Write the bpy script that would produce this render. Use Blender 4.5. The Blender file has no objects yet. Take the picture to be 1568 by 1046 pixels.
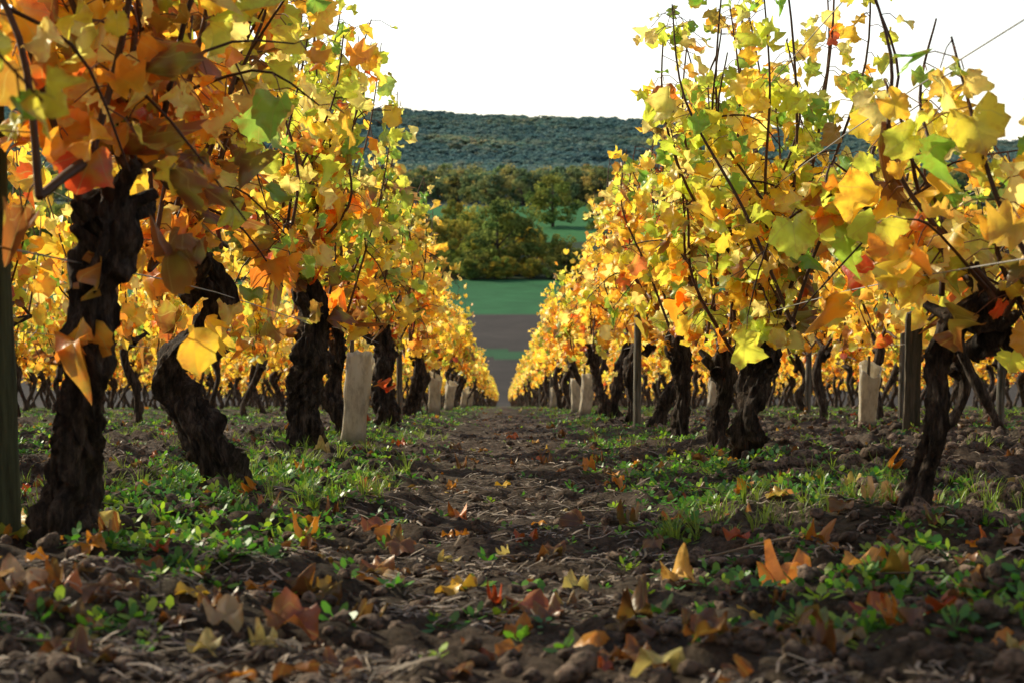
import bpy, math, random, bmesh
import numpy as np
from mathutils import Vector

scene = bpy.context.scene
SL = 0.1557
ROWL, ROWR, SP = -0.58, 0.62, 1.19
YEND = 118.0

# ------------------------------------------------------------ noise
def _h(ix, iy, s):
    n = (ix.astype(np.int64)*374761393 + iy.astype(np.int64)*668265263 + s*1442695041) & 0xffffffff
    n = ((n ^ (n >> 13))*1274126177) & 0xffffffff
    n = n ^ (n >> 16)
    return (n & 0xffff)/65535.0
def vn(x, y, s=0):
    x = np.asarray(x, float); y = np.asarray(y, float)
    ix = np.floor(x); iy = np.floor(y)
    fx = x-ix; fy = y-iy
    fx = fx*fx*(3-2*fx); fy = fy*fy*(3-2*fy)
    a = _h(ix, iy, s); b = _h(ix+1, iy, s); c = _h(ix, iy+1, s); d = _h(ix+1, iy+1, s)
    return (a*(1-fx)+b*fx)*(1-fy)+(c*(1-fx)+d*fx)*fy
def fbm(x, y, s=0, o=4):
    t = 0; a = .5; f = 1; n = 0
    for i in range(o):
        t = t+a*vn(x*f+i*17.3, y*f-i*9.1, s+i); n += a; a *= .5; f *= 2.03
    return t/n

# ------------------------------------------------------------ terrain
def base_z(y):
    y = np.asarray(y, float)
    near = -SL*y-(.03+.26*np.exp(-np.clip(y, 0, 400)/7.0))+.0371*np.minimum(y, 0)
    ys = [118, 124, 132, 260, 400, 460, 520, 640, 780, 1000, 1350, 1800, 2300, 3600, 6000]
    zs = [-SL*118-.03, -18.9, -19.1, -19.6, -20, -18, -15, -14, -13, -6, 18, 46, 38, 20, 10]
    far = np.interp(y, ys, zs)
    return np.where(y < 118, near, far)
def gz(x, y, micro=True):
    x = np.asarray(x, float); y = np.asarray(y, float)
    z = base_z(y)
    hill = np.clip((y-700)/900, 0, 1)
    z = z+hill*(-.05*np.clip(x, -500, 500)+22*(fbm(x/420., y/420., 3)-.5)+8*(fbm(x/120, y/120, 5)-.5))
    z = z+np.clip((y-130)/200, 0, 1)*1.2*(fbm(x/60, y/60, 8)-.5)
    fr = np.where(x < 0, (x-ROWL)/SP, (x-ROWR)/SP)
    dd = np.abs(fr-np.round(fr))
    v = (y < YEND).astype(float)
    z = z+v*(.034*np.exp(-(dd/.2)**2)-.012)
    z = z+v*.035*(fbm(x/.9, y/.9, 21)-.5)*np.clip(1.5-y/40, .3, 1)
    if micro:
        fade = np.clip(1.2-y/16, .15, 1)*v
        cl = vn(x/.075+3*vn(x/.2, y/.2, 7), y/.075, 31); cl2 = vn(x/.033, y/.033, 33)
        side = np.clip((x-.55)/.4, 0, 1)*np.clip((y-2.2)/1.5, 0, 1)
        z = z+fade*(.032*cl**2+.020*cl2**2*1.2+.008*vn(x/.015, y/.015, 44)+.06*np.clip(fbm(x/.3, y/.3, 90)-.5, 0, 1)+side*.035*vn(x/.10, y/.13, 55)**2-.016)*(0.6+.5*np.clip(np.abs(x)/.5, 0, 1.4))
    return z

# ------------------------------------------------------------ mesh builder
class MB:
    def __init__(s):
        s.v = []; s.c = []; s.l = []; s.f = []; s.n = 0
    def add(s, v, f, mat, col, lp=None):
        v = np.asarray(v, float).reshape(-1, 3); k = len(v)
        col = np.asarray(col, float)
        if col.ndim == 1: col = np.tile(col, (k, 1))
        if lp is None: lp = np.zeros((k, 3))
        f = np.asarray(f, np.int64)
        s.v.append(v); s.c.append(col); s.l.append(lp); s.f.append((f+s.n, mat)); s.n += k
    def mesh(s, name, mats, smooth=True):
        me = bpy.data.meshes.new(name)
        V = np.concatenate(s.v); C = np.concatenate(s.c); L = np.concatenate(s.l)
        idx = np.concatenate([f.ravel() for f, m in s.f])
        tot = np.concatenate([np.full(len(f), f.shape[1]) for f, m in s.f])
        mi = np.concatenate([np.full(len(f), m) for f, m in s.f])
        st = np.concatenate([[0], np.cumsum(tot)[:-1]])
        me.vertices.add(len(V)); me.vertices.foreach_set('co', V.astype(np.float32).ravel())
        me.loops.add(len(idx)); me.loops.foreach_set('vertex_index', idx.astype(np.int32))
        me.polygons.add(len(tot)); me.polygons.foreach_set('loop_start', st.astype(np.int32))
        me.polygons.foreach_set('loop_total', tot.astype(np.int32))
        me.polygons.foreach_set('material_index', mi.astype(np.int32))
        me.polygons.foreach_set('use_smooth', np.full(len(tot), smooth))
        me.update(calc_edges=True)
        a = me.attributes.new('col', 'FLOAT_COLOR', 'POINT')
        a.data.foreach_set('color', np.concatenate([np.clip(C, 0, 1), np.ones((len(C), 1))], 1).astype(np.float32).ravel())
        b = me.attributes.new('lp', 'FLOAT_VECTOR', 'POINT')
        b.data.foreach_set('vector', L.astype(np.float32).ravel())
        for m in mats: me.materials.append(m)
        return me
    def obj(s, name, mats, smooth=True, link=True):
        o = bpy.data.objects.new(name, s.mesh(name, mats, smooth))
        if link: scene.collection.objects.link(o)
        return o

def norm(a):
    return a/(np.linalg.norm(a, axis=-1, keepdims=True)+1e-9)

def scatter(mb, tmpls, loc, nrm, tip, scale, cols, mat, rng):
    n = len(loc)
    z = norm(nrm); y = norm(tip-(tip*z).sum(1, keepdims=True)*z); x = np.cross(y, z)
    M = np.stack([x, y, z], 1)
    sc = np.asarray(scale, float)
    if sc.ndim == 1: sc = np.repeat(sc[:, None], 3, 1)
    which = rng.randint(0, len(tmpls), n)
    for t, (tv, tf, tl) in enumerate(tmpls):
        w = np.where(which == t)[0]
        if len(w) == 0: continue
        P = (tv[None]*sc[w][:, None, :])@M[w]+loc[w][:, None, :]
        k = len(tv)
        F = (tf[None]+(np.arange(len(w))*k)[:, None, None]).reshape(-1, tf.shape[1])
        C = np.repeat(cols[w], k, 0)
        mb.add(P.reshape(-1, 3), F, mat, C, np.tile(tl, (len(w), 1)))

# ------------------------------------------------------------ leaf templates
def leaf_tmpl(seed, hi, curl=1.0, crink=.10, l0=.03, l1=.10):
    r = np.random.RandomState(seed)
    n = 30 if hi else 10
    th = np.arange(n)/n*2*np.pi
    lob = r.uniform(l0, l1)
    rad = .51*(1-lob+lob*np.cos(5*th))*(1+.06*np.cos(th))
    rad = np.where(np.abs(th-np.pi) < .12, rad*.55, rad)
    if hi:
        rad = rad*(1+.045*np.where(np.arange(n) % 2 == 0, 1, -1))
    rad = rad*(1+r.uniform(-.05, .05, n))
    out = np.stack([rad*np.sin(th)*1.08, .42+rad*np.cos(th)], 1)
    if hi:
        m = 10; tm = np.arange(m)/m*2*np.pi
        inn = np.stack([.25*np.sin(tm), .42+.25*np.cos(tm)], 1)
        P = np.concatenate([[[0, .42]], inn, out])
        e = np.concatenate([[0], np.full(m, .5), np.ones(n)])
        F = [(0, 1+(i+1) % m, 1+i) for i in range(m)]
        for i in range(m):
            a = 1+i; b = 1+(i+1) % m
            o = [11+(3*i+j) % n for j in range(4)]
            F += [(a, o[1], o[0]), (a, o[2], o[1]), (a, b, o[2]), (b, o[3], o[2])]
    else:
        P = np.concatenate([[[0, .42]], out]); e = np.concatenate([[0], np.ones(n)])
        F = [(0, 1+(i+1) % n, 1+i) for i in range(n)]
    F = np.array(F)
    x = P[:, 0]; y = P[:, 1]
    a, b, c = r.uniform(-1.2, 1.2)*curl, r.uniform(-1.2, .7)*curl, r.uniform(-.3, .6)*curl
    z = a*x*x+b*(y-.3)**2+c*np.abs(x)+crink*curl*e*np.sin(np.arctan2(x, y-.42)*r.randint(3, 6)+r.uniform(0, 6))
    z = z+r.uniform(-.05, .05, len(x))*e*curl
    sh = 1-.12*abs(a)
    V = np.stack([x*sh, y, z], 1)
    return V, F, np.stack([x, y, e], 1)
HI = [leaf_tmpl(i, True, 1.1, .13, .03, .12) for i in range(14)]
LO = [leaf_tmpl(50+i, False, 1.0, .10, .02, .06) for i in range(6)]
DRY = [leaf_tmpl(100+i, True, 1.6, .14) for i in range(8)]
FLT = [leaf_tmpl(120+i, True, .8, .18) for i in range(8)]

PAL = np.array([[1.0, .64, .06], [1.0, .83, .28], [.68, .76, .09], [.20, .42, .05], [.97, .36, .03], [.66, .08, .02], [.24, .10, .035]])
def leafcols(n, w, rng):
    w = np.array(w, float); w /= w.sum()
    c = PAL[rng.choice(len(PAL), n, p=w)]
    k = rng.choice(len(PAL), n, p=w)
    t = rng.uniform(0, .3, (n, 1))
    c = c*(1-t)+PAL[k]*t
    return c*rng.uniform(.78, 1.05, (n, 1))

# ------------------------------------------------------------ tubes
def spline(P, n):
    P = np.asarray(P, float); k = len(P)
    t = np.linspace(0, k-1, n); i = np.clip(t.astype(int), 0, k-2); f = (t-i)[:, None]
    p0 = P[np.clip(i-1, 0, k-1)]; p1 = P[i]; p2 = P[i+1]; p3 = P[np.clip(i+2, 0, k-1)]
    return .5*((2*p1)+(-p0+p2)*f+(2*p0-5*p1+4*p2-p3)*f*f+(-p0+3*p1-3*p2+p3)*f**3)
def tube(mb, path, rad, seg, mat, col, rough=0, seed=0, cap=True):
    path = np.asarray(path, float); n = len(path); rad = np.broadcast_to(rad, (n,)).astype(float)
    T = norm(np.gradient(path, axis=0))
    ref = np.array([1., 0, 0]) if abs(T[n//2][0]) < .7 else np.array([0, 0, 1.])
    U = norm(ref-(T@ref)[:, None]*T); W = np.cross(T, U)
    a = np.arange(seg)/seg*2*np.pi
    r = np.repeat(rad[:, None], seg, 1)
    if rough:
        L = np.concatenate([[0], np.cumsum(np.linalg.norm(np.diff(path, axis=0), axis=1))])[:, None]
        s = seed*3.7
        aa = a[None]+L*4*np.sin(seed)+.5*np.sin(L*17+seed)
        r = r*(1+rough*1.6*(fbm(np.cos(aa)*1.2+L*16+s, np.sin(aa)*1.2-L*13+s, 5, 3)-.5)
               + rough*.9*(np.abs(vn(np.cos(aa)*3.4+s, np.sin(aa)*3.4+L*11+s, 9)-.5)*2-.5)
               + rough*.16*np.sin(3*aa+np.sin(L*9+s))+rough*.10*np.sin(8*aa+2*np.sin(L*13+s))
               + rough*.55*(vn(aa*6+s, L*38, 12)-.5)+rough*.35*(vn(aa*11+s, L*80, 13)-.5)
               + rough*1.2*np.clip(vn(np.cos(aa)*1.5+L*12, np.sin(aa)*1.5+L*18-s, 19)-.64, 0, 1)*2)
    V = path[:, None]+r[..., None]*(np.cos(a)[None, :, None]*U[:, None]+np.sin(a)[None, :, None]*W[:, None])
    i, j = np.meshgrid(np.arange(n-1), np.arange(seg), indexing='ij')
    F = np.stack([i*seg+j, i*seg+(j+1) % seg, (i+1)*seg+(j+1) % seg, (i+1)*seg+j], -1).reshape(-1, 4)
    mb.add(V.reshape(-1, 3), F, mat, col, np.zeros((n*seg, 3)))
    if cap:
        V2 = np.concatenate([V[-1], [path[-1]+T[-1]*rad[-1]*.3]])
        F2 = np.array([(j, (j+1) % seg, seg) for j in range(seg)])
        mb.add(V2, F2, mat, col)

# ------------------------------------------------------------ materials
def nt(name):
    m = bpy.data.materials.new(name); m.use_nodes = True
    t = m.node_tree; t.nodes.clear()
    return m, t, t.nodes, t.links
def N(t, typ, **k):
    n = t.nodes.new(typ)
    for a, b in k.items(): setattr(n, a, b)
    return n
def mix(t, A, B, fac, mode='MIX'):
    n = t.nodes.new('ShaderNodeMixRGB'); n.blend_type = mode
    for s, v in ((1, A), (2, B), (0, fac)):
        if hasattr(v, 'is_output'): t.links.new(v, n.inputs[s])
        elif s == 0: n.inputs[0].default_value = v
        else: n.inputs[s].default_value = (*v, 1)
    return n.outputs[0]
def noise(t, vec, sc, det=4, rough=.6):
    n = N(t, 'ShaderNodeTexNoise'); n.inputs['Scale'].default_value = sc
    n.inputs['Detail'].default_value = det; n.inputs['Roughness'].default_value = rough
    if vec is not None: t.links.new(vec, n.inputs['Vector'])
    return n.outputs['Fac']
def ramp(t, fac, stops):
    n = N(t, 'ShaderNodeValToRGB'); e = n.color_ramp.elements
    while len(e) < len(stops): e.new(.5)
    for k, (p, c) in enumerate(stops):
        e[k].position = p; e[k].color = (*c, 1) if len(c) == 3 else c
    t.links.new(fac, n.inputs[0]); return n.outputs[0]
def mathn(t, op, a, b=None):
    n = N(t, 'ShaderNodeMath', operation=op)
    for i, v in enumerate((a, b)):
        if v is None: continue
        if hasattr(v, 'is_output'): t.links.new(v, n.inputs[i])
        else: n.inputs[i].default_value = v
    return n.outputs[0]
def bump(t, h, st, dist):
    n = N(t, 'ShaderNodeBump'); n.inputs['Strength'].default_value = st; n.inputs['Distance'].default_value = dist
    t.links.new(h, n.inputs['Height']); return n.outputs[0]
def attr(t, n, o='Color'): return N(t, 'ShaderNodeAttribute', attribute_name=n).outputs[o]

def leaf_material(name, kd, kt, gloss=.05, edge=.8, mott=.5):
    m, t, nd, lk = nt(name)
    col = attr(t, 'col'); lp = attr(t, 'lp', 'Vector')
    geo = N(t, 'ShaderNodeNewGeometry').outputs['Position']
    sep = N(t, 'ShaderNodeSeparateXYZ'); lk.new(lp, sep.inputs[0])
    ns = noise(t, geo, 45, 3)
    ns2 = noise(t, geo, 16, 2)
    ed = mathn(t, 'MULTIPLY', mathn(t, 'POWER', sep.outputs[2], 2.5), ramp(t, ns, [(.48, (0, 0, 0)), (.64, (1, 1, 1))]))
    c = mix(t, col, (.36, .11, .02), mathn(t, 'MULTIPLY', ed, edge))
    c = mix(t, c, (.42, .58, .07), mathn(t, 'MULTIPLY', ramp(t, ns2, [(.50, (0, 0, 0)), (.64, (1, 1, 1))]), mott))
    ang = mathn(t, 'ARCTAN2', sep.outputs[0], mathn(t, 'ADD', sep.outputs[1], -.02))
    fr = mathn(t, 'ABSOLUTE', mathn(t, 'SUBTRACT', mathn(t, 'FRACT', mathn(t, 'ADD', mathn(t, 'DIVIDE', ang, .75), 8.5)), .5))
    rr = N(t, 'ShaderNodeVectorMath', operation='LENGTH')
    cm = N(t, 'ShaderNodeCombineXYZ'); lk.new(sep.outputs[0], cm.inputs[0]); lk.new(sep.outputs[1], cm.inputs[1])
    lk.new(cm.outputs[0], rr.inputs[0])
    vein = mathn(t, 'LESS_THAN', mathn(t, 'MULTIPLY', fr, rr.outputs['Value']), .014)
    c = mix(t, c, (.50, .42, .12), mathn(t, 'MULTIPLY', vein, .38))
    d = N(t, 'ShaderNodeBsdfDiffuse'); tr = N(t, 'ShaderNodeBsdfTranslucent'); g = N(t, 'ShaderNodeBsdfGlossy')
    g.inputs['Roughness'].default_value = .38
    bp = bump(t, mathn(t, 'ADD', ns, mathn(t, 'MULTIPLY', vein, -.5)), .45, .005)
    for q in (d, tr, g): lk.new(bp, q.inputs['Normal'])
    lk.new(mix(t, c, (kd, kd, kd), 1.0, 'MULTIPLY'), d.inputs['Color'])
    lk.new(mix(t, c, (kt, kt*.97, kt*.85), 1.0, 'MULTIPLY'), tr.inputs['Color'])
    g.inputs['Color'].default_value = (.9, .9, .85, 1)
    m1 = N(t, 'ShaderNodeAddShader')
    lk.new(d.outputs[0], m1.inputs[0]); lk.new(tr.outputs[0], m1.inputs[1])
    m2 = N(t, 'ShaderNodeMixShader'); m2.inputs[0].default_value = gloss
    lk.new(m1.outputs[0], m2.inputs[1]); lk.new(g.outputs[0], m2.inputs[2])
    o = N(t, 'ShaderNodeOutputMaterial'); lk.new(m2.outputs[0], o.inputs[0])
    return m
M_LEAF = leaf_material('vine_leaf', .54, .90, .045, .8, .35)
M_FALL = leaf_material('fallen_leaf', .62, .34, .05, .9, .1)

def weed_material():
    m, t, nd, lk = nt('weed_leaf')
    col = attr(t, 'col')
    d = N(t, 'ShaderNodeBsdfDiffuse'); tr = N(t, 'ShaderNodeBsdfTranslucent'); g = N(t, 'ShaderNodeBsdfGlossy')
    g.inputs['Roughness'].default_value = .4
    lk.new(col, d.inputs['Color']); lk.new(mix(t, col, (1, 1, .5), 1.0, 'MULTIPLY'), tr.inputs['Color'])
    m1 = N(t, 'ShaderNodeMixShader'); m1.inputs[0].default_value = .5
    lk.new(d.outputs[0], m1.inputs[1]); lk.new(tr.outputs[0], m1.inputs[2])
    m2 = N(t, 'ShaderNodeMixShader'); m2.inputs[0].default_value = .05
    lk.new(m1.outputs[0], m2.inputs[1]); lk.new(g.outputs[0], m2.inputs[2])
    o = N(t, 'ShaderNodeOutputMaterial'); lk.new(m2.outputs[0], o.inputs[0]); return m
M_WEED = weed_material()

def princ(name, colf, rough=.85, bumpf=None):
    m, t, nd, lk = nt(name)
    p = N(t, 'ShaderNodeBsdfPrincipled'); p.inputs['Roughness'].default_value = rough
    p.inputs['Specular IOR Level'].default_value = .25
    co = N(t, 'ShaderNodeTexCoord').outputs['Object']
    lk.new(colf(t, co), p.inputs['Base Color'])
    if bumpf: lk.new(bumpf(t, co), p.inputs['Normal'])
    o = N(t, 'ShaderNodeOutputMaterial'); lk.new(p.outputs[0], o.inputs[0]); return m
def mapv(t, co, s):
    n = N(t, 'ShaderNodeMapping'); n.inputs['Scale'].default_value = s; t.links.new(co, n.inputs[0]); return n.outputs[0]
M_BARK = princ('vine_bark', lambda t, c: ramp(t, noise(t, mapv(t, c, (70, 70, 16)), 1, 6, .75), [(.34, (.016, .011, .007)), (.5, (.080, .056, .040)), (.7, (.28, .21, .155))]), .85,
               lambda t, c: bump(t, noise(t, mapv(t, c, (90, 90, 17)), 1, 6, .8), 1.0, .03))
M_CANE = princ('cane_bark', lambda t, c: mix(t, attr(t, 'col'), (.03, .015, .01), noise(t, c, 60, 3)), .6)
M_WOOD = princ('weathered_wood', lambda t, c: mix(t, attr(t, 'col'), (.03, .03, .018), ramp(t, noise(t, mapv(t, c, (60, 60, 5)), 1, 5, .7), [(.35, (1, 1, 1)), (.65, (0, 0, 0))])), .9,
               lambda t, c: bump(t, noise(t, mapv(t, c, (140, 140, 8)), 1, 5, .7), .8, .006))
M_WIRE = princ('steel_wire', lambda t, c: ramp(t, noise(t, c, 8), [(.3, (.25, .24, .22)), (.7, (.45, .44, .42))]), .4)
M_CLOD = princ('soil_clod', lambda t, c: mix(t, attr(t, 'col'), (.03, .02, .013), ramp(t, noise(t, c, 120, 4), [(.35, (1, 1, 1)), (.6, (0, 0, 0))])), .95,
               lambda t, c: bump(t, noise(t, c, 220, 4), .9, .004))
M_STRAW = princ('dry_straw', lambda t, c: mix(t, attr(t, 'col'), (.12, .08, .05), noise(t, c, 40)), .8)
def tube_mat():
    m, t, nd, lk = nt('plastic_sleeve')
    co = N(t, 'ShaderNodeTexCoord').outputs['Object']
    c = ramp(t, noise(t, mapv(t, co, (26, 26, 9)), 1, 6, .7), [(.3, (.45, .38, .26)), (.5, (.84, .77, .62)), (.8, (.88, .84, .74))])
    z = N(t, 'ShaderNodeSeparateXYZ'); lk.new(co, z.inputs[0])
    c = mix(t, c, (.16, .12, .07), ramp(t, mathn(t, 'ADD', z.outputs[2], mathn(t, 'MULTIPLY', noise(t, co, 30), .08)), [(.04, (1, 1, 1)), (.12, (0, 0, 0))]))
    d = N(t, 'ShaderNodeBsdfPrincipled'); d.inputs['Roughness'].default_value = .5; lk.new(c, d.inputs['Base Color'])
    tr = N(t, 'ShaderNodeBsdfTranslucent'); lk.new(c, tr.inputs[0])
    lk.new(bump(t, noise(t, mapv(t, co, (30, 30, 8)), 1, 4), .6, .01), d.inputs['Normal'])
    m1 = N(t, 'ShaderNodeMixShader'); m1.inputs[0].default_value = .5
    lk.new(d.outputs[0], m1.inputs[1]); lk.new(tr.outputs[0], m1.inputs[2])
    o = N(t, 'ShaderNodeOutputMaterial'); lk.new(m1.outputs[0], o.inputs[0]); return m
M_TUBE = tube_mat()

def ground_mat():
    m, t, nd, lk = nt('ground_soil')
    p = N(t, 'ShaderNodeBsdfPrincipled'); p.inputs['Roughness'].default_value = .95
    p.inputs['Specular IOR Level'].default_value = .15
    col = attr(t, 'col')
    pos = N(t, 'ShaderNodeNewGeometry').outputs['Position']
    n1 = noise(t, pos, 70, 6, .75); n2 = noise(t, pos, 9, 4, .6); n3 = noise(t, pos, .35, 5, .6)
    c = mix(t, col, (.32, .30, .27), ramp(t, n1, [(.36, (1, 1, 1)), (.58, (0, 0, 0))]), 'MULTIPLY')
    c = mix(t, c, ramp(t, n2, [(.3, (.6, .57, .55)), (.7, (1.25, 1.2, 1.15))]), .8, 'MULTIPLY')
    c = mix(t, c, ramp(t, n3, [(.3, (.75, .78, .72)), (.7, (1.2, 1.15, 1.1))]), .7, 'MULTIPLY')
    lk.new(c, p.inputs['Base Color'])
    lk.new(bump(t, mathn(t, 'ADD', n1, mathn(t, 'MULTIPLY', n2, 1.5)), 1.0, .02), p.inputs['Normal'])
    o = N(t, 'ShaderNodeOutputMaterial'); lk.new(p.outputs[0], o.inputs[0]); return m
M_GROUND = ground_mat()
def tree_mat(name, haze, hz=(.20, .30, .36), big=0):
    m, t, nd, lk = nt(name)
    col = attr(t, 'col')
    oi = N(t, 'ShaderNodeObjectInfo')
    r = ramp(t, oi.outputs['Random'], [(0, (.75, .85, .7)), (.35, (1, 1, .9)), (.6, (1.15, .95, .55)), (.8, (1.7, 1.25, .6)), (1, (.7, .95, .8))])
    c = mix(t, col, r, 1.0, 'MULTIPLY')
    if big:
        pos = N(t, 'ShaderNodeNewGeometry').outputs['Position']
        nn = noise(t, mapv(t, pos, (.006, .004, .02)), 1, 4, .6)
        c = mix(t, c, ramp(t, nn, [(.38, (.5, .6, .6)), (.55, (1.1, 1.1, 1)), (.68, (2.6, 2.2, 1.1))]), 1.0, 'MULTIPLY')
    c = mix(t, c, hz, haze)  # bluish aerial haze painted into the foliage colour, stronger for farther trees
    d = N(t, 'ShaderNodeBsdfDiffuse'); lk.new(c, d.inputs[0]); tr = N(t, 'ShaderNodeBsdfTranslucent'); lk.new(c, tr.inputs[0])
    m1 = N(t, 'ShaderNodeMixShader'); m1.inputs[0].default_value = .45
    lk.new(d.outputs[0], m1.inputs[1]); lk.new(tr.outputs[0], m1.inputs[2])
    o = N(t, 'ShaderNodeOutputMaterial'); lk.new(m1.outputs[0], o.inputs[0]); return m
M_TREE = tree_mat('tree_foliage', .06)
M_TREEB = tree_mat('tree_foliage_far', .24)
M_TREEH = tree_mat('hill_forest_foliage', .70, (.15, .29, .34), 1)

# ------------------------------------------------------------ ground sheet
def grow(a, b, d0, g):
    out = [a]; d = d0
    while out[-1] < b:
        out.append(out[-1]+d); d *= g
    return out
xp = list(np.arange(0, 2.2, .012))+grow(2.2, 3500, .014, 1.065)
xs = np.array([-v for v in xp[:0:-1]]+xp)
ys = list(-np.array(grow(0, 400, .08, 1.15))[:0:-1])+list(np.arange(0, 1.1, .05))+list(np.arange(1.1, 4.0, .012))
ys = np.array(ys+grow(ys[-1]+.012, 6000, .014, 1.0145))
X, Y = np.meshgrid(xs, ys, indexing='ij')
Z = gz(X, Y)
C = np.zeros(X.shape+(3,))
soil = np.array([.120, .084, .062]); soil2 = np.array([.20, .160, .130])
q = fbm(X/.5, Y/.5, 61)[..., None]
C[:] = soil*(1-q)+soil2*q
fr = np.where(X < 0, (X-ROWL)/SP, (X-ROWR)/SP); dd = np.abs(fr-np.round(fr))
gmask = np.clip((fbm(X/.35, Y/.6, 71)-.42)*5, 0, 1)*np.clip(1.3-dd*2.6, 0, 1)*np.clip((Y-6)/10, .1, .85)
C = C*(1-gmask[..., None])+np.array([.07, .13, .028])*gmask[..., None]
fw = fbm(X/25, Y/25, 80)
def zone(y0, y1, c, cv=.15):
    mk = (Y+(fw-.5)*2 >= y0) & (Y+(fw-.5)*2 < y1)
    C[mk] = np.array(c)*(1+cv*(fbm(X/7, Y/7, 77)[mk]-.5)[:, None]*2)
zone(YEND+1, 154, (.085, .072, .064), .3); zone(154, 161, (.05, .17, .07)); zone(161, 201, (.090, .076, .068), .3)
zone(201, 266, (.040, .20, .07), .3); zone(266, 400, (.05, .08, .03)); zone(400, 540, (.06, .26, .08)); zone(540, 9000, (.09, .15, .14))
nx, ny = X.shape
i, j = np.meshgrid(np.arange(nx-1), np.arange(ny-1), indexing='ij')
F = np.stack([i*ny+j, (i+1)*ny+j, (i+1)*ny+j+1, i*ny+j+1], -1).reshape(-1, 4)
g = MB(); g.add(np.stack([X, Y, Z], -1).reshape(-1, 3), F, 0, C.reshape(-1, 3))
g.obj('ground', [M_GROUND])

# ------------------------------------------------------------ vines
CANE = np.array([.17, .08, .042])
def gen_vine(mb, rng, X0, Y0, zg, shape=None, hi=True, top=1.1, w=(34, 20, 20, 10, 10, 2, 5), nl=1.0, wtop=None, lean=0.0, half=.2, ncane=None, zs=0.0, whip=2):
    seg = 40 if hi else 8; rings = 100 if hi else 12
    if shape is None:
        k = 6; hgt = rng.uniform(.36, .5)
        pts = [(0, 0, 0)]; x = 0; yv = 0
        for q in range(1, k):
            x += rng.uniform(-.05, .05); yv += rng.uniform(-.04, .04); pts.append((x, yv, hgt*q/(k-1)))
        rr = [rng.uniform(.036, .046)]+[rng.uniform(.022, .042) for _ in range(k-2)]+[rng.uniform(.030, .045)]
    else:
        pts, rr = shape
    pts = [(pts[0][0], pts[0][1], -.08)]+list(pts); rr = [rr[0]*1.25, rr[0]*1.08]+list(rr[1:])
    P = spline(np.array(pts), rings)+np.array([X0, Y0, zg])
    rad = np.interp(np.linspace(0, 1, rings), np.linspace(0, 1, len(rr)), rr)*.72
    tt = np.linspace(0, 1, rings); rad = rad*np.where(tt > .9, 1-.5*((tt-.9)/.1)**2, 1)
    tube(mb, P, rad, seg, 0, (.06, .045, .035), .70 if hi else .4, rng.randint(1, 99))
    H = P[-1]-np.array([0, 0, .02])
    for q in range(6 if hi else 2):
        dv = np.array([rng.uniform(-.07, .07), rng.uniform(-.1, .1), rng.uniform(.02, .09)])
        b0 = H-[0, 0, rng.uniform(0, .07)]
        pp = spline([b0-dv*.4, b0+dv*.4, b0+dv], 10)
        tube(mb, pp, np.linspace(.018, .007, 10), 10, 0, (.06, .045, .035), .5, rng.randint(99))
    arms = []
    for sgn in ((1, -1) if rng.rand() < .5 else (rng.choice([-1, 1]),)):
        L = rng.uniform(.3, .48)*sgn
        A = spline([H, H+[rng.uniform(-.02, .02), L*.35, .06-zs*L*.35], H+[0, L, .02-zs*L]], 10)
        tube(mb, A, np.linspace(.010, .005, 10), 6, 1, CANE*.6, .1, 3)
        arms.append(A)
    LP = []; LT = []
    nc = ncane or rng.randint(9, 12)
    for q in range(nc+(whip if hi else 0)):
        wh = q >= nc
        if q % 3 == 0:
            S = H+np.array([rng.uniform(-.05, .05), rng.uniform(-.1, .1), rng.uniform(0, .06)])
        else:
            A = arms[rng.randint(len(arms))]; S = A[rng.randint(2, 10)]
        yoff = rng.uniform(-.22, .22); xo = rng.uniform(-half, half)+lean
        ztop = zg+top*(rng.uniform(1.05, 1.2) if wh else rng.uniform(.70, 1.08))-zs*(S[1]-Y0)
        hgt = max(ztop-S[2], .15)
        E = np.array([X0+xo, S[1]+yoff, S[2]+hgt])
        mid1 = S+np.array([(E[0]-S[0])*.5+rng.uniform(-.06, .06), yoff*.4+rng.uniform(-.05, .05), hgt*.36])
        mid2 = S+np.array([(E[0]-S[0])*.8+rng.uniform(-.05, .05), yoff*.8+rng.uniform(-.05, .05), hgt*.7])
        npt = 16 if hi else 7
        Cn = spline([S, mid1, mid2, E], npt)
        tube(mb, Cn, np.linspace(.0050, .0017, npt), 6 if hi else 3, 1, CANE*rng.uniform(.5, 1.2), 0)
        n = int(rng.uniform(26, 39)*nl*max(hgt, .3)/.65*(.25 if wh else 1))
        t = rng.uniform(.04, 1.0, n)**.9
        idx = t*(npt-1); a = np.clip(idx.astype(int), 0, npt-2); f = (idx-a)[:, None]
        LP.append(Cn[a]*(1-f)+Cn[a+1]*f); LT.append(t)
        if hi:
            for _ in range(rng.randint(0, 3)):
                s0 = Cn[rng.randint(2, 12)]; o = np.array([rng.uniform(-.22, .22), rng.uniform(-.2, .2), rng.uniform(-.22, .14)])
                B = spline([s0, s0+o*.5+[rng.uniform(-.03, .03), 0, .04], s0+o], 8)
                tube(mb, B, np.linspace(.003, .0012, 8), 5, 1, CANE*rng.uniform(.4, .9), 0)
                LP.append(B[rng.randint(2, 8, 4)]); LT.append(np.full(4, .5))
    LP = np.concatenate(LP); LT = np.concatenate(LT); n = len(LP)
    off = rng.normal(0, 1, (n, 3))*np.array([1.0, .9, .45]); off = norm(off)
    plen = rng.uniform(.02, .075, (n, 1))
    pos = LP+off*plen+[0, 0, -.012]
    outw = off*np.array([1, 1, .3])
    nrm = norm(outw*.8+rng.normal(0, .5, (n, 3))+[0, 0, .3])
    tip = norm(outw*.5+rng.normal(0, .45, (n, 3))+[0, 0, -.9])
    sz = (.032+.048*rng.beta(1.5, 1.9, n))*(1.0 if hi else 1.16)*(1-.3*(LT > .85))
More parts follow.
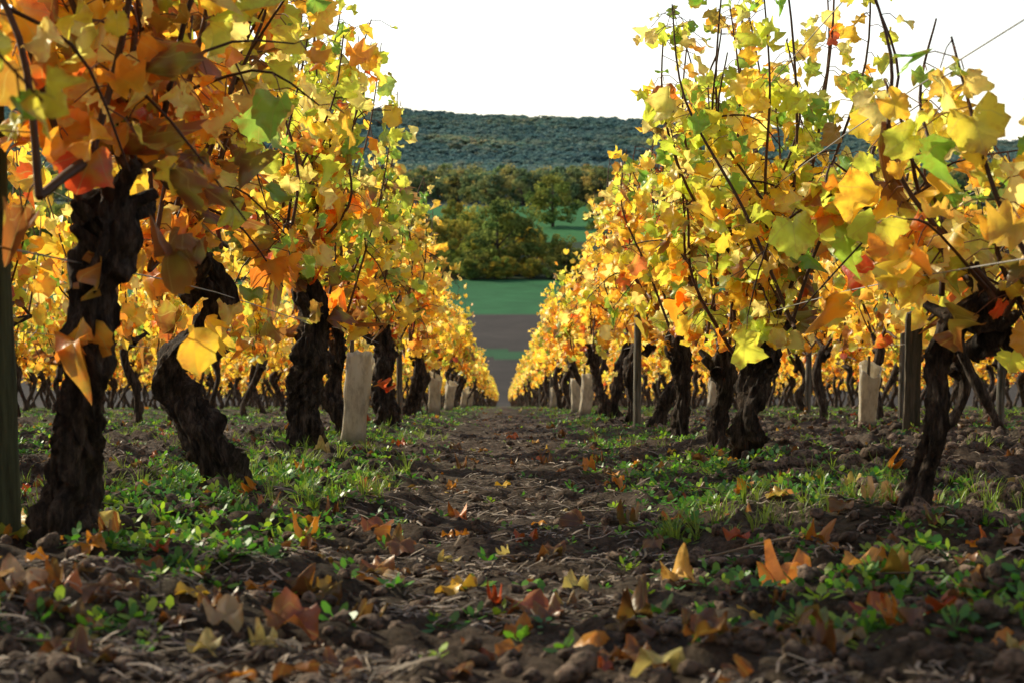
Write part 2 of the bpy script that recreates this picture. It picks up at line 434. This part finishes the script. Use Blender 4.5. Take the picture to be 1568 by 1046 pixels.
    col = leafcols(n, w, rng)
    if wtop is not None:
        c2 = leafcols(n, wtop, rng); u = (LT+rng.uniform(-.25, .25, n) > .4)[:, None]; col = np.where(u, c2, col)
    low = (LT < .25)[:, None]&(rng.rand(n, 1) < .4)
    col = np.where(low, leafcols(n, (14, 2, 4, 1, 28, 8, 24), rng), col)
    sc = np.stack([sz*rng.uniform(.9, 1.1, n), sz, sz*rng.uniform(.5, 1.8, n)], 1)
    dead = (col.sum(1) < .55) & (col[:, 0] > col[:, 1]*1.5)
    T1 = HI if hi else LO
    scatter(mb, T1, pos[~dead], nrm[~dead], tip[~dead], sc[~dead], col[~dead], 2, rng)
    if dead.any():
        scatter(mb, DRY if hi else LO, pos[dead], nrm[dead], tip[dead], sc[dead]*[.7, 1, 1.8], col[dead], 2, rng)
    if hi:
        for q in range(n):
            tube(mb, np.stack([LP[q], (LP[q]+pos[q])*.5+[0, 0, .008], pos[q]]), .0011, 3, 1, (.34, .14, .07), 0, cap=False)
    return H

GOLD = (48, 24, 8, 4, 15, 1, 4); GRN = (18, 22, 34, 20, 4, 1, 3); MIXC = (32, 18, 17, 12, 14, 2, 7)
VM = [M_BARK, M_CANE, M_LEAF]
def sh(lst, rr, dy=.03, seed=0):
    r = np.random.RandomState(seed)
    return [(x, r.uniform(-dy, dy), z) for x, z in lst], rr
specL = [
 (ROWL-.02, -.05, None, dict(top=1.1, lean=.0, nl=.7)),
 (ROWL-.03, 1.10, None, dict(top=1.3, lean=.06, nl=1.05, ncane=13, w=(32, 26, 20, 12, 6, 2, 4))),
 (ROWL-.02, 2.08, sh([(0, 0), (.022, .11), (.05, .235), (.058, .36), (.078, .43), (.088, .49)], [.054, .044, .038, .042, .048, .046], seed=1), dict(top=1.28, ncane=15, w=(26, 14, 8, 4, 28, 8, 14), wtop=(32, 26, 20, 10, 8, 2, 4))),
 (ROWL, 3.22, sh([(0, 0), (-.03, .09), (-.095, .185), (-.105, .25), (-.035, .33), (.005, .40), (-.05, .48)], [.054, .048, .050, .046, .038, .036, .046], .05, 2), dict(top=1.3, ncane=15, w=(30, 12, 6, 3, 28, 8, 16), wtop=MIXC, whip=4)),
 (ROWL+.01, 4.45, sh([(0, 0), (-.01, .15), (.02, .29), (.028, .42), (-.018, .53)], [.060, .052, .060, .050, .040], seed=3), dict(top=1.27, ncane=13, w=(32, 14, 8, 5, 26, 6, 13), wtop=GRN, whip=4)),
 (ROWL+.02, 5.45, None, dict(top=1.25, ncane=13, w=MIXC, wtop=GRN, whip=4)),
 (ROWL+.05, 6.9, sh([(0, 0), (-.015, .17), (.01, .34), (-.04, .47)], [.058, .052, .052, .052], seed=4), dict(top=1.22, ncane=12, w=MIXC, wtop=GRN)),
 (ROWL, 8.0, None, dict(top=1.17, w=GOLD)),
 (ROWL, 9.0, None, dict(top=1.15, w=GOLD)),
]
specR = [
 (ROWR+.02, -.1, None, dict(top=1.1, nl=.7)),
 (ROWR+.03, 1.15, None, dict(top=1.15, lean=.0, nl=1.0, ncane=12, w=(34, 18, 18, 8, 18, 2, 4))),
 (ROWR, 2.38, sh([(0, 0), (.028, .08), (.045, .17), (.052, .27), (.075, .33), (.12, .36)], [.026, .022, .023, .022, .022, .018], .02, 5), dict(top=.80, nl=.95, w=(32, 20, 18, 12, 12, 2, 4))),
 (ROWR+.01, 4.0, sh([(0, 0), (0, .13), (.04, .27), (.05, .39)], [.050, .046, .050, .042], .03, 6), dict(top=1.2, w=MIXC, wtop=GRN, half=.24, ncane=14)),
 (ROWR-.02, 4.35, sh([(0, 0), (.015, .12), (.02, .22), (.01, .30)], [.034, .03, .032, .032], .03, 7), dict(top=1.12, w=MIXC, wtop=GRN, ncane=8)),
 (ROWR, 5.4, sh([(0, 0), (.01, .14), (0, .28), (-.01, .38)], [.038, .032, .038, .038], .03, 8), dict(top=1.1, w=GOLD, wtop=MIXC)),
 (ROWR, 6.4, None, dict(top=1.07, w=GOLD)),
 (ROWR-.01, 7.4, None, dict(top=1.1, w=GOLD)),
 (ROWR, 8.4, None, dict(top=1.08, w=GOLD)),
 (ROWR, 9.3, None, dict(top=1.08, w=GOLD)),
]
sd = 11
for spec in (specL, specR):
    for (vx, vy, shp, kw) in spec:
        sd += 1
        mb = MB(); rng = np.random.RandomState(sd)
        z = float(gz(vx, vy, False))
        H = gen_vine(mb, rng, 0, 0, 0, shp, True, **kw)
        if spec is specL and 1.9 < vy < 6:
            k = 14
            hp = H+np.stack([rng.uniform(-.14, .18, k), rng.uniform(-.15, .1, k), rng.uniform(-.16, .16, k)], 1)
            scatter(mb, DRY, hp, norm(rng.normal(0, 1, (k, 3))+[0, -.8, .2]), np.tile([0., 0, -1], (k, 1))+rng.normal(0, .3, (k, 3)), np.stack([rng.uniform(.035, .06, k), rng.uniform(.045, .08, k), rng.uniform(.05, .1, k)], 1), leafcols(k, (6, 1, 2, 0, 12, 6, 26), rng), 2, rng)
        o = mb.obj('grapevine', VM); o.location = (vx, vy, z)

chunks = []
for q in range(7):
    mb = MB(); rng = np.random.RandomState(300+q)
    for vy in (.45, 1.45):
        gen_vine(mb, rng, rng.uniform(-.03, .03), vy+rng.uniform(-.08, .08), -SL*vy, None, False, top=rng.uniform(1.0, 1.14), w=GOLD if q % 3 else MIXC, nl=.88, zs=SL, half=.19)
    chunks.append(mb.mesh('vine_row_piece', VM))
def make_row(name, y0, seed):
    col = bpy.data.collections.new(name); r = random.Random(seed); y = y0
    while y < YEND-2:
        o = bpy.data.objects.new('vine_row_piece', r.choice(chunks)); col.objects.link(o)
        o.location = (r.uniform(-.03, .03), y, float(base_z(y))+.012); o.scale = (r.choice([-1, 1]), 1, r.uniform(.93, 1.05))
        y += 2.0
    return col
rowcols = [make_row('vineyard_row', -3, s) for s in (1, 2, 3)]
mainrow = [make_row('vineyard_row', 9.6, s) for s in (8, 9)]
def inst(name, col, loc):
    e = bpy.data.objects.new(name, None); e.instance_type = 'COLLECTION'; e.instance_collection = col
    e.location = loc; scene.collection.objects.link(e); return e
inst('vineyard_row', mainrow[0], (ROWL, 0, 0)); inst('vineyard_row', mainrow[1], (ROWR, .2, 0))
for k in range(1, 8):
    inst('vineyard_row', rowcols[k % 3], (ROWL-SP*k, 0, 0)); inst('vineyard_row', rowcols[(k+1) % 3], (ROWR+SP*k, 0, 0))

# ------------------------------------------------------------ trellis wires, posts
for X0 in (ROWL, ROWR, ROWL-SP, ROWR+SP):
    mb = MB()
    for h in (.42, .72, .98):
        yy = np.concatenate([np.arange(-2, 12, .5), np.arange(12, 118, 4)])
        P = np.stack([np.full_like(yy, X0+.03), yy, base_z(yy)+h-.012*np.sin(yy*1.1)**2], 1)
        tube(mb, P, .0012, 5, 0, (.4, .4, .4), 0)
    mb.obj('trellis_wire', [M_WIRE])
def post(x, y, h, r, col, lean=(0, 0), name='wooden_post', square=False):
    mb = MB(); n = 24; t = np.linspace(0, 1, n)
    P = np.stack([lean[0]*t, lean[1]*t, -.1+(h+.1)*t], 1)
    rad = r*(1+.04*np.sin(t*9)); rad[-1] *= .9
    tube(mb, P, rad, 4 if square else 14, 0, col, .07, int(x*50+y*7) % 90)
    o = mb.obj(name, [M_WOOD], smooth=not square); o.location = (x, y, float(gz(x, y, False)))
    if square: o.rotation_euler[2] = .6
    return o
post(-.70, 2.12, 1.35, .034, (.13, .15, .08))
post(ROWR+SP-.12, 6.4, .50, .045, (.13, .10, .07), name='wooden_post', square=True)
post(ROWR-.04, 6.7, .9, .017, (.28, .25, .2), name='wooden_stake')
post(ROWL+.02, 8.4, .9, .016, (.30, .24, .17), name='wooden_stake')
post(ROWR+SP+.15, 6.1, .9, .016, (.22, .2, .17), name='wooden_stake')
post(ROWR+SP+.02, 9.3, 1.1, .018, (.25, .22, .18), name='wooden_stake')
post(ROWR+SP+.3, 8.2, 1.0, .018, (.25, .22, .18), name='wooden_stake')
for q in range(5):
    post(ROWR+.0, 14+q*6., 1.15, .02, (.22, .19, .15), name='wooden_stake'); post(ROWL, 13+q*6., 1.15, .02, (.22, .19, .15), name='wooden_stake')

def sleeve(x, y, h, w, seed):
    r = np.random.RandomState(seed); mb = MB(); seg = 36; n = 30
    a = np.arange(seg)/seg*2*np.pi; t = np.linspace(0, 1, n)
    r0 = r.uniform(.2, 1.8); cut = r.uniform(.05, .12)
    def shell(off):
        V = []
        for ti in t:
            wid = w*.5*(.80+.20*ti-.14*math.sin(ti*3.1)+.16*max(0, .14-ti)*8)
            sq = 1/np.maximum(np.abs(np.cos(a)), np.abs(np.sin(a)))**.7
            rr = (wid+off)*sq*.9*(1+.36*(vn(np.cos(a)*1.6+seed, np.sin(a)*1.6+ti*3.5, 2)-.5)+.22*(vn(a*2, np.full(seg, ti*6.)+seed, 4)-.5))
            zz = h*ti+cut*h*(ti**5)*np.sin(a+seed)+.05*h*(ti**8)*(vn(a*3, a*0+seed, 6)-.5)
            V.append(np.stack([rr*np.cos(a)+.10*h*ti*r0, rr*.75*np.sin(a), zz-.01], 1))
        return np.array(V)
    V = np.concatenate([shell(0), shell(-.003)[::-1]])
    m = len(V); i, j = np.meshgrid(np.arange(m-1), np.arange(seg), indexing='ij')
    F = np.stack([i*seg+j, i*seg+(j+1) % seg, (i+1)*seg+(j+1) % seg, (i+1)*seg+j], -1).reshape(-1, 4)
    mb.add(V.reshape(-1, 3), F, 0, (.7, .65, .55))
    tube(mb, np.array([[0, 0, -.05], [.004, 0, h*.6], [.006, 0, h*1.15]]), .007, 7, 1, (.3, .2, .12), .1, 4)
    o = mb.obj('vine_guard_sleeve', [M_TUBE, M_WOOD]); o.location = (x, y, float(gz(x, y, False))-.01); o.rotation_euler[2] = r.uniform(-.5, .5)
sleeve(-.485, 4.95, .31, .10, 3)
sleeve(-.50, 11.2, .30, .115, 5)
sleeve(-.52, 14.5, .28, .115, 6)
sleeve(-.54, 15.6, .27, .115, 7)
sleeve(-.55, 21, .28, .115, 8)
sleeve(-.55, 26, .28, .115, 9)
sleeve(.53, 10.2, .30, .11, 10)
sleeve(.56, 12.0, .28, .105, 11)
sleeve(.58, 18, .28, .105, 14)
sleeve(1.62, 6.9, .31, .105, 12)
sleeve(1.80, 13.45, .30, .105, 13)

# ------------------------------------------------------------ ground litter
def gnorm(x, y):
    e = .03
    return norm(np.stack([-(gz(x+e, y)-gz(x-e, y))/(2*e), -(gz(x, y+e)-gz(x, y-e))/(2*e), np.ones_like(x)], 1))
def area_pts(n, rng, y0, y1, wx):
    u = rng.rand(n); y = y0*(y1/y0)**u
    x = rng.uniform(-1, 1, n)*np.minimum(.25+y*.36, wx)
    return x, y
rng = np.random.RandomState(5)
mb = MB()
x, y = area_pts(2300, rng, 1.3, 32, 6)
keep = (rng.rand(len(x)) < .30+.65*np.clip(np.abs(x)/.4, 0, 1)*(fbm(x/.4, y/.5, 200) > .5)); x, y = x[keep], y[keep]; n = len(x)
col = leafcols(n, (6, 6, 2, 0, 14, 7, 70), rng)*.78
ss = rng.uniform(.022, .050, n)
scatter(mb, FLT+DRY[:5], np.stack([x, y, gz(x, y)+.008], 1), norm(gnorm(x, y)*1.2+rng.normal(0, .28, (n, 3))), rng.normal(0, 1, (n, 3))*[1, 1, .1], np.stack([ss*rng.uniform(.6, 1.1, n), ss, ss*rng.uniform(.6, 1.8, n)], 1), col, 0, rng)
hero = [(0, 1.8, .070, (.36, .10, .04)), (.05, 1.78, .05, (.30, .12, .06)), (.40, 1.95, .080, (.85, .32, .07)), (.43, 1.9, .06, (.8, .4, .08)), (.37, 1.92, .05, (.6, .14, .04)), (-.48, 1.65, .075, (.7, .22, .06)), (-.52, 1.6, .06, (.75, .5, .28)), (-.24, 1.55, .06, (.36, .10, .05)), (-.27, 1.52, .05, (.6, .42, .22)),
        (.24, 1.97, .05, (.85, .5, .12)), (.367, 3.2, .065, (.8, .07, .02)), (-.80, 4.2, .09, (.95, .8, .1)), (-.156, 2.08, .055, (.42, .19, .08)), (-.13, 2.0, .05, (.55, .38, .2)), (.56, 1.8, .06, (.7, .14, .04)), (.60, 1.75, .07, (.8, .56, .3)), (.5, 2.9, .065, (.9, .36, .07)), (.1, 4.8, .055, (.8, .15, .02)), (.06, 6.5, .06, (.85, .18, .03)), (-.4, 2.6, .055, (.3, .10, .04)), (.33, 1.55, .05, (.25, .3, .08)), (.65, 2.5, .07, (.65, .42, .2)), (.72, 2.1, .08, (.65, .45, .25)), (-.22, 2.5, .055, (.38, .11, .04)), (-.17, 2.35, .05, (.32, .14, .06)), (.07, 1.6, .045, (.45, .33, .18)), (-.1, 2.9, .045, (.7, .2, .04)), (-.3, 3.4, .045, (.6, .2, .05)), (-.62, 2.3, .055, (.9, .7, .15)), (.2, 3.9, .045, (.8, .3, .05))]
hx = np.array([h[0] for h in hero]); hy = np.array([h[1] for h in hero]); n = len(hero); hs = np.array([h[2] for h in hero])
scatter(mb, FLT[:5]+DRY[:3], np.stack([hx, hy, gz(hx, hy)+.014], 1), norm(gnorm(hx, hy)*1.2+rng.normal(0, .16, (n, 3))+[0, -.28, .2]), rng.normal(0, 1, (n, 3))*[1, 1, .1], np.stack([hs*rng.uniform(.7, 1, n), hs, hs*rng.uniform(.8, 1.6, n)], 1), np.array([h[3] for h in hero]), 0, rng)
mb.obj('fallen_leaves', [M_FALL])
mb = MB()
st = []
for q in range(5):
    r = np.random.RandomState(q); k = 5; t = np.linspace(-.5, .5, k)
    c = np.stack([.12*r.uniform(-1, 1)*np.cos(t*3)+.03*r.normal(0, 1, k), t, .10*r.uniform(.2, 1)*(.25-t*t)*2], 1)
    V = np.concatenate([c-[.028, 0, 0], c+[.028, 0, .02]]); F = np.array([(i, k+i, k+i+1, i+1) for i in range(k-1)])
    st.append((V, F, np.zeros((2*k, 3))))
x, y = area_pts(48000, rng, 1.15, 15, 3.5)
keep = (fbm(x/.2, y/.2, 400) > .42+.08*np.clip(np.abs(x)/.5, 0, 1)); x, y = x[keep], y[keep]; n = len(x)
col = np.array([[.54, .45, .35]])*rng.uniform(.12, 1.3, (n, 1))**1.5+rng.uniform(0, .02, (n, 3))
scatter(mb, st, np.stack([x, y, gz(x, y)+.004], 1), norm(gnorm(x, y)+rng.normal(0, .25, (n, 3))), rng.normal(0, 1, (n, 3))*[1.4, 1, .12], np.stack([rng.uniform(.02, .07, n), rng.uniform(.010, .045, n), rng.uniform(.02, .05, n)], 1), col, 0, rng)
mb.obj('straw_litter', [M_STRAW])
mb = MB()
for q in range(90):
    y0 = 1.3*(9/1.3)**rng.rand(); x0 = rng.uniform(-1, 1)*min(.3+.36*y0, 2.6); L = rng.uniform(.05, .15); a = rng.uniform(0, 6.28)
    tt = np.linspace(-.5, .5, 6); px = x0+tt*L*math.cos(a)+rng.normal(0, .004, 6); py = y0+tt*L*math.sin(a)+rng.normal(0, .004, 6)
    z0 = gz(px, py); zl = np.linspace(z0[0], z0[-1], 6)+rng.uniform(.004, .015)
    tube(mb, np.stack([px, py, np.maximum(zl, z0)], 1), np.linspace(.0022, .0012, 6), 5, 0, np.array([.34, .26, .18])*rng.uniform(.3, 1.2), 0)
mb.obj('twigs', [M_STRAW])
mb = MB(); ct = []
for q in range(6):
    bm = bmesh.new(); bmesh.ops.create_icosphere(bm, subdivisions=2, radius=.5)
    V = np.array([v.co[:] for v in bm.verts]); F = np.array([[v.index for v in f.verts] for f in bm.faces]); bm.free()
    V = V*(1+1.5*(fbm(V[:, :1]*3+q*5, V[:, 1:2]*3+V[:, 2:]*2.3, q, 3)-.5))*[1, 1.15, .75]
    ct.append((V, F, np.zeros((len(V), 3))))
x, y = area_pts(14000, rng, 1.15, 13, 3.8)
keep = rng.rand(len(x)) < .45+.55*np.clip(np.abs(x)-.15, 0, .5)*2*(.5+.5*(x > 0)); x, y = x[keep], y[keep]; n = len(x)
s = .006+.022*rng.rand(n)**2.5
s = np.where((x > .6) & (y > 2.3), s*2.0, s)
col = np.array([[.20, .142, .102]])*rng.uniform(.5, 1.4, (n, 1))
scatter(mb, ct, np.stack([x, y, gz(x, y)+s*.12], 1), norm(rng.normal(0, .4, (n, 3))+[0, 0, 1]), rng.normal(0, 1, (n, 3)), s, col, 0, rng)
mb.obj('soil_clods', [M_CLOD])
# weeds
mb = MB(); wt = []
for q in range(7):
    r = np.random.RandomState(40+q); V = []; F = []; nlf = r.randint(5, 9)
    for k in range(nlf):
        a = k/nlf*6.28+r.uniform(-.4, .4); el = r.uniform(.15, 1.1); L = r.uniform(.5, 1)*.5
        d = np.array([math.cos(a)*math.cos(el), math.sin(a)*math.cos(el), math.sin(el)]); s_ = np.array([-math.sin(a), math.cos(a), 0]); wv = r.uniform(.08, .17)
        c = d*L; up = np.cross(d, s_)
        b = len(V)
        p = [d*.02, c-d*.12+s_*.02, c+s_*wv-up*.03, c+d*.2+s_*wv*.75-up*.04, c+d*.33-[0, 0, .06], c+d*.2-s_*wv*.75-up*.04, c-s_*wv-up*.03, c-d*.12-s_*.02]
        V += p; F += [(b, b+1, b+7), (b+1, b+2, b+7), (b+2, b+6, b+7), (b+2, b+3, b+6), (b+3, b+5, b+6), (b+3, b+4, b+5)]
    wt.append((np.array(V), np.array(F), np.zeros((len(V), 3))))
x, y = area_pts(70000, rng, 1.4, 38, 6.5)
fr = np.where(x < 0, (x-ROWL)/SP, (x-ROWR)/SP); dd = np.abs(fr-np.round(fr))*SP
dens = np.clip((fbm(x/.22, y/.35, 500)-.42)*7, 0, 1)*np.clip(1.35-dd/.38, 0, 1)*np.clip((y-1.2)/2.0, .14, 1)*np.clip((np.abs(x)-.16)/.2, .04, 1)+.012
keep = rng.rand(len(x)) < dens; x, y = x[keep], y[keep]; n = len(x)
gc = np.array([[.10, .30, .04], [.18, .42, .05], [.07, .22, .05], [.38, .58, .06]])[rng.randint(0, 4, n)]*rng.uniform(.7, 1.25, (n, 1))
s = rng.uniform(.014, .044, n)
scatter(mb, wt, np.stack([x, y, gz(x, y)-.001], 1), norm(rng.normal(0, .25, (n, 3))+[0, 0, 1]), rng.normal(0, 1, (n, 3)), s, gc, 0, rng)
gt = []
for q in range(5):
    r = np.random.RandomState(80+q); V = []; F = []
    for k in range(9):
        a = r.uniform(0, 6.28); L = r.uniform(.6, 1.1); b = len(V); d = np.array([math.cos(a), math.sin(a), 0]); s_ = np.array([-d[1], d[0], 0])*.022
        o = d*.08
        for t in (0, .4, .75): p = o+d*t*t*.6*L+np.array([0, 0, t*L]); V += [p-s_*(1-t*.6), p+s_*(1-t*.6)]
        V.append(o+d*.62*L+[0, 0, L*.93]); F += [(b, b+1, b+3), (b, b+3, b+2), (b+2, b+3, b+5), (b+2, b+5, b+4), (b+4, b+5, b+6)]
    gt.append((np.array(V), np.array(F), np.zeros((len(V), 3))))
x, y = area_pts(6500, rng, 2.4, 60, 6.5)
keep = (fbm(x/.6, y/.8, 600) > .50) & ((np.abs(x) > .24)); x, y = x[keep], y[keep]; n = len(x)
gc = np.array([[.22, .34, .06]])*rng.uniform(.6, 1.4, (n, 1))+rng.uniform(0, .06, (n, 1))*[1, .6, 0]
scatter(mb, gt, np.stack([x, y, gz(x, y)-.002], 1), norm(rng.normal(0, .2, (n, 3))+[0, 0, 1]), rng.normal(0, 1, (n, 3)), rng.uniform(.025, .06, n), gc, 0, rng)
mb.obj('weeds', [M_WEED], smooth=False)

# ------------------------------------------------------------ trees
def tree_mesh(seed, nclump, nleaf, ls, mat, trunk=True):
    r = np.random.RandomState(seed); mb = MB()
    if trunk:
        P = spline([(0, 0, -.03), (.01, 0, .15), (r.uniform(-.03, .03), .01, .45), (0, 0, .8)], 10)
        tube(mb, P, np.linspace(.03, .006, 10), 8, 1, (.05, .04, .03), .15, seed)
        for k in range(7):
            a = r.uniform(0, 6.28); z = r.uniform(.2, .55)
            tube(mb, spline([(0, 0, z), (.12*math.cos(a), .12*math.sin(a), z+.1), (.3*math.cos(a), .3*math.sin(a), z+.22)], 6), np.linspace(.012, .003, 6), 5, 1, (.05, .04, .03), 0)
    cz = r.uniform(.10, .95, nclump); prof = np.sin(np.clip((cz-.02)/.98, 0, 1)**.8*np.pi)**.6
    a = r.uniform(0, 6.28, nclump); rr = prof*.40*np.sqrt(r.uniform(.15, 1, nclump))
    cen = np.stack([rr*np.cos(a), rr*np.sin(a), cz*.93], 1); cr = r.uniform(.06, .15, nclump)
    base = np.array([[.18, .24, .05], [.30, .32, .06], [.44, .38, .07]])
    cc = base[r.randint(0, 3, nclump)]*r.uniform(.6, 1.3, (nclump, 1))
    w = r.randint(0, nclump, nleaf); d = norm(r.normal(0, 1, (nleaf, 3))); rad = cr[w][:, None]*r.uniform(.55, 1.1, (nleaf, 1))
    pos = cen[w]+d*rad*[1, 1, .8]
    nrm = norm(d+r.normal(0, .4, (nleaf, 3))); tip = r.normal(0, 1, (nleaf, 3))
    T = [(np.array([[-.5, 0, 0], [-.2, .45, .1], [.4, .3, -.05], [.5, -.2, .1], [-.1, -.5, 0]]), np.array([[0, 4, 3, 2, 1]]), np.zeros((5, 3)))]
    scatter(mb, T, pos, nrm, tip, ls*r.uniform(.6, 1.3, nleaf), cc[w]*r.uniform(.8, 1.2, (nleaf, 1)), 0, r)
    return mb.mesh('tree_crown', [mat, M_BARK], smooth=False)
TN = [tree_mesh(s, 46, 4200, .036, M_TREE) for s in range(4)]
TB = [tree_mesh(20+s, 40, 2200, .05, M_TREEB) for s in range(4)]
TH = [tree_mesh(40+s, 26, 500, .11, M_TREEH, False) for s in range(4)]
rr = random.Random(4)
def put(col, meshes, x, y, h, wf, name='tree'):
    o = bpy.data.objects.new(name, rr.choice(meshes)); col.objects.link(o)
    o.location = (x, y, float(gz(x, y, False))); o.scale = (h*wf, h*wf, h); o.rotation_euler[2] = rr.uniform(0, 6.28); return o
f = 2400.
for (px, top, d, wf) in [(762, 298, 280, 1.25), (705, 330, 300, 1), (728, 350, 282, .9), (858, 352, 274, 1.0), (812, 345, 284, 1.0), (690, 362, 276, .9), (886, 378, 270, .9), (785, 365, 276, .9), (846, 264, 452, 1.2), (660, 330, 300, 1.0), (915, 300, 430, 1)]:
    x = (px-770)/f*d; zt = -(top-250)/f*d; z0 = float(gz(x, d, False))
    put(scene.collection, TN, x, d, zt-z0, wf, 'broadleaf_tree')
tl = bpy.data.collections.new('distant_trees')
for q in range(150):
    x = -150+q*2+rr.uniform(-1.5, 1.5)
    put(tl, TN, x, 267+rr.uniform(-2, 6), rr.uniform(2.4, 5.5), rr.uniform(1.1, 1.7))
for q in range(260):
    d = rr.uniform(275, 430); x = rr.uniform(-.42, .42)*d
    if 8 < x < 60 and d > 300: continue
    if abs(x) < 32 and d < 310: continue
    put(tl, TN, x, d, rr.uniform(8, 13)*(1 if abs(x) > 35 else .85), 1.0)
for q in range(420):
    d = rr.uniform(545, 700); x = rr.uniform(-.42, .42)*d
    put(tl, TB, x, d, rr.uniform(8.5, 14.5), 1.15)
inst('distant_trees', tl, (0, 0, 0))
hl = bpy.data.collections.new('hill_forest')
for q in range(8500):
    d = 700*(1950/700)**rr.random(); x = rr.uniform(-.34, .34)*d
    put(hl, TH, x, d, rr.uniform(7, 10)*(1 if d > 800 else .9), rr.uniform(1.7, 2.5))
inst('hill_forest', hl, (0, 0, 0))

# ------------------------------------------------------------ light
EL, AZ = math.radians(27), math.radians(-54)
S = Vector((math.sin(AZ)*math.cos(EL), math.cos(AZ)*math.cos(EL), math.sin(EL)))
sun = bpy.data.lights.new('sun', 'SUN'); sun.energy = 5.0; sun.angle = math.radians(.5); sun.color = (1, .91, .70)
so = bpy.data.objects.new('sun', sun); so.rotation_euler = S.to_track_quat('Z', 'Y').to_euler(); so.location = (-30, 30, 40); scene.collection.objects.link(so)
w = bpy.data.worlds.new('World'); scene.world = w; w.use_nodes = True
t = w.node_tree; t.nodes.clear()
sky = t.nodes.new('ShaderNodeTexSky'); sky.sky_type = 'NISHITA'; sky.sun_disc = False
sky.sun_elevation = EL; sky.sun_rotation = AZ; sky.air_density = 1.0; sky.dust_density = 1.0; sky.ozone_density = 1.0
tc = t.nodes.new('ShaderNodeTexCoord'); sx = t.nodes.new('ShaderNodeSeparateXYZ'); t.links.new(tc.outputs['Generated'], sx.inputs[0])
hz = ramp(t, sx.outputs[2], [(0, (7.0, 6.7, 6.3, 1)), (.15, (6.3, 6.2, 6.1, 1)), (.30, (1.0, 1.05, 1.1, 1)), (1, (.3, .4, .55, 1))])
ad = mix(t, sky.outputs[0], hz, 1.0, 'ADD')
bg = t.nodes.new('ShaderNodeBackground'); bg.inputs[1].default_value = .12
t.links.new(ad, bg.inputs[0])
out = t.nodes.new('ShaderNodeOutputWorld'); t.links.new(bg.outputs[0], out.inputs[0])

# ------------------------------------------------------------ camera
cam = bpy.data.cameras.new('camera'); cam.sensor_width = 36; cam.lens = 55.1; cam.clip_start = .05; cam.clip_end = 12000
co = bpy.data.objects.new('camera', cam); scene.collection.objects.link(co); scene.camera = co
co.location = (0, 0, 0); co.rotation_euler = (math.radians(90-6.49), 0, math.radians(-.33))
cam.dof.use_dof = True; cam.dof.focus_distance = 3.8; cam.dof.aperture_fstop = 11
scene.view_settings.view_transform = 'Standard'; scene.view_settings.look = 'None'; scene.view_settings.exposure = 0
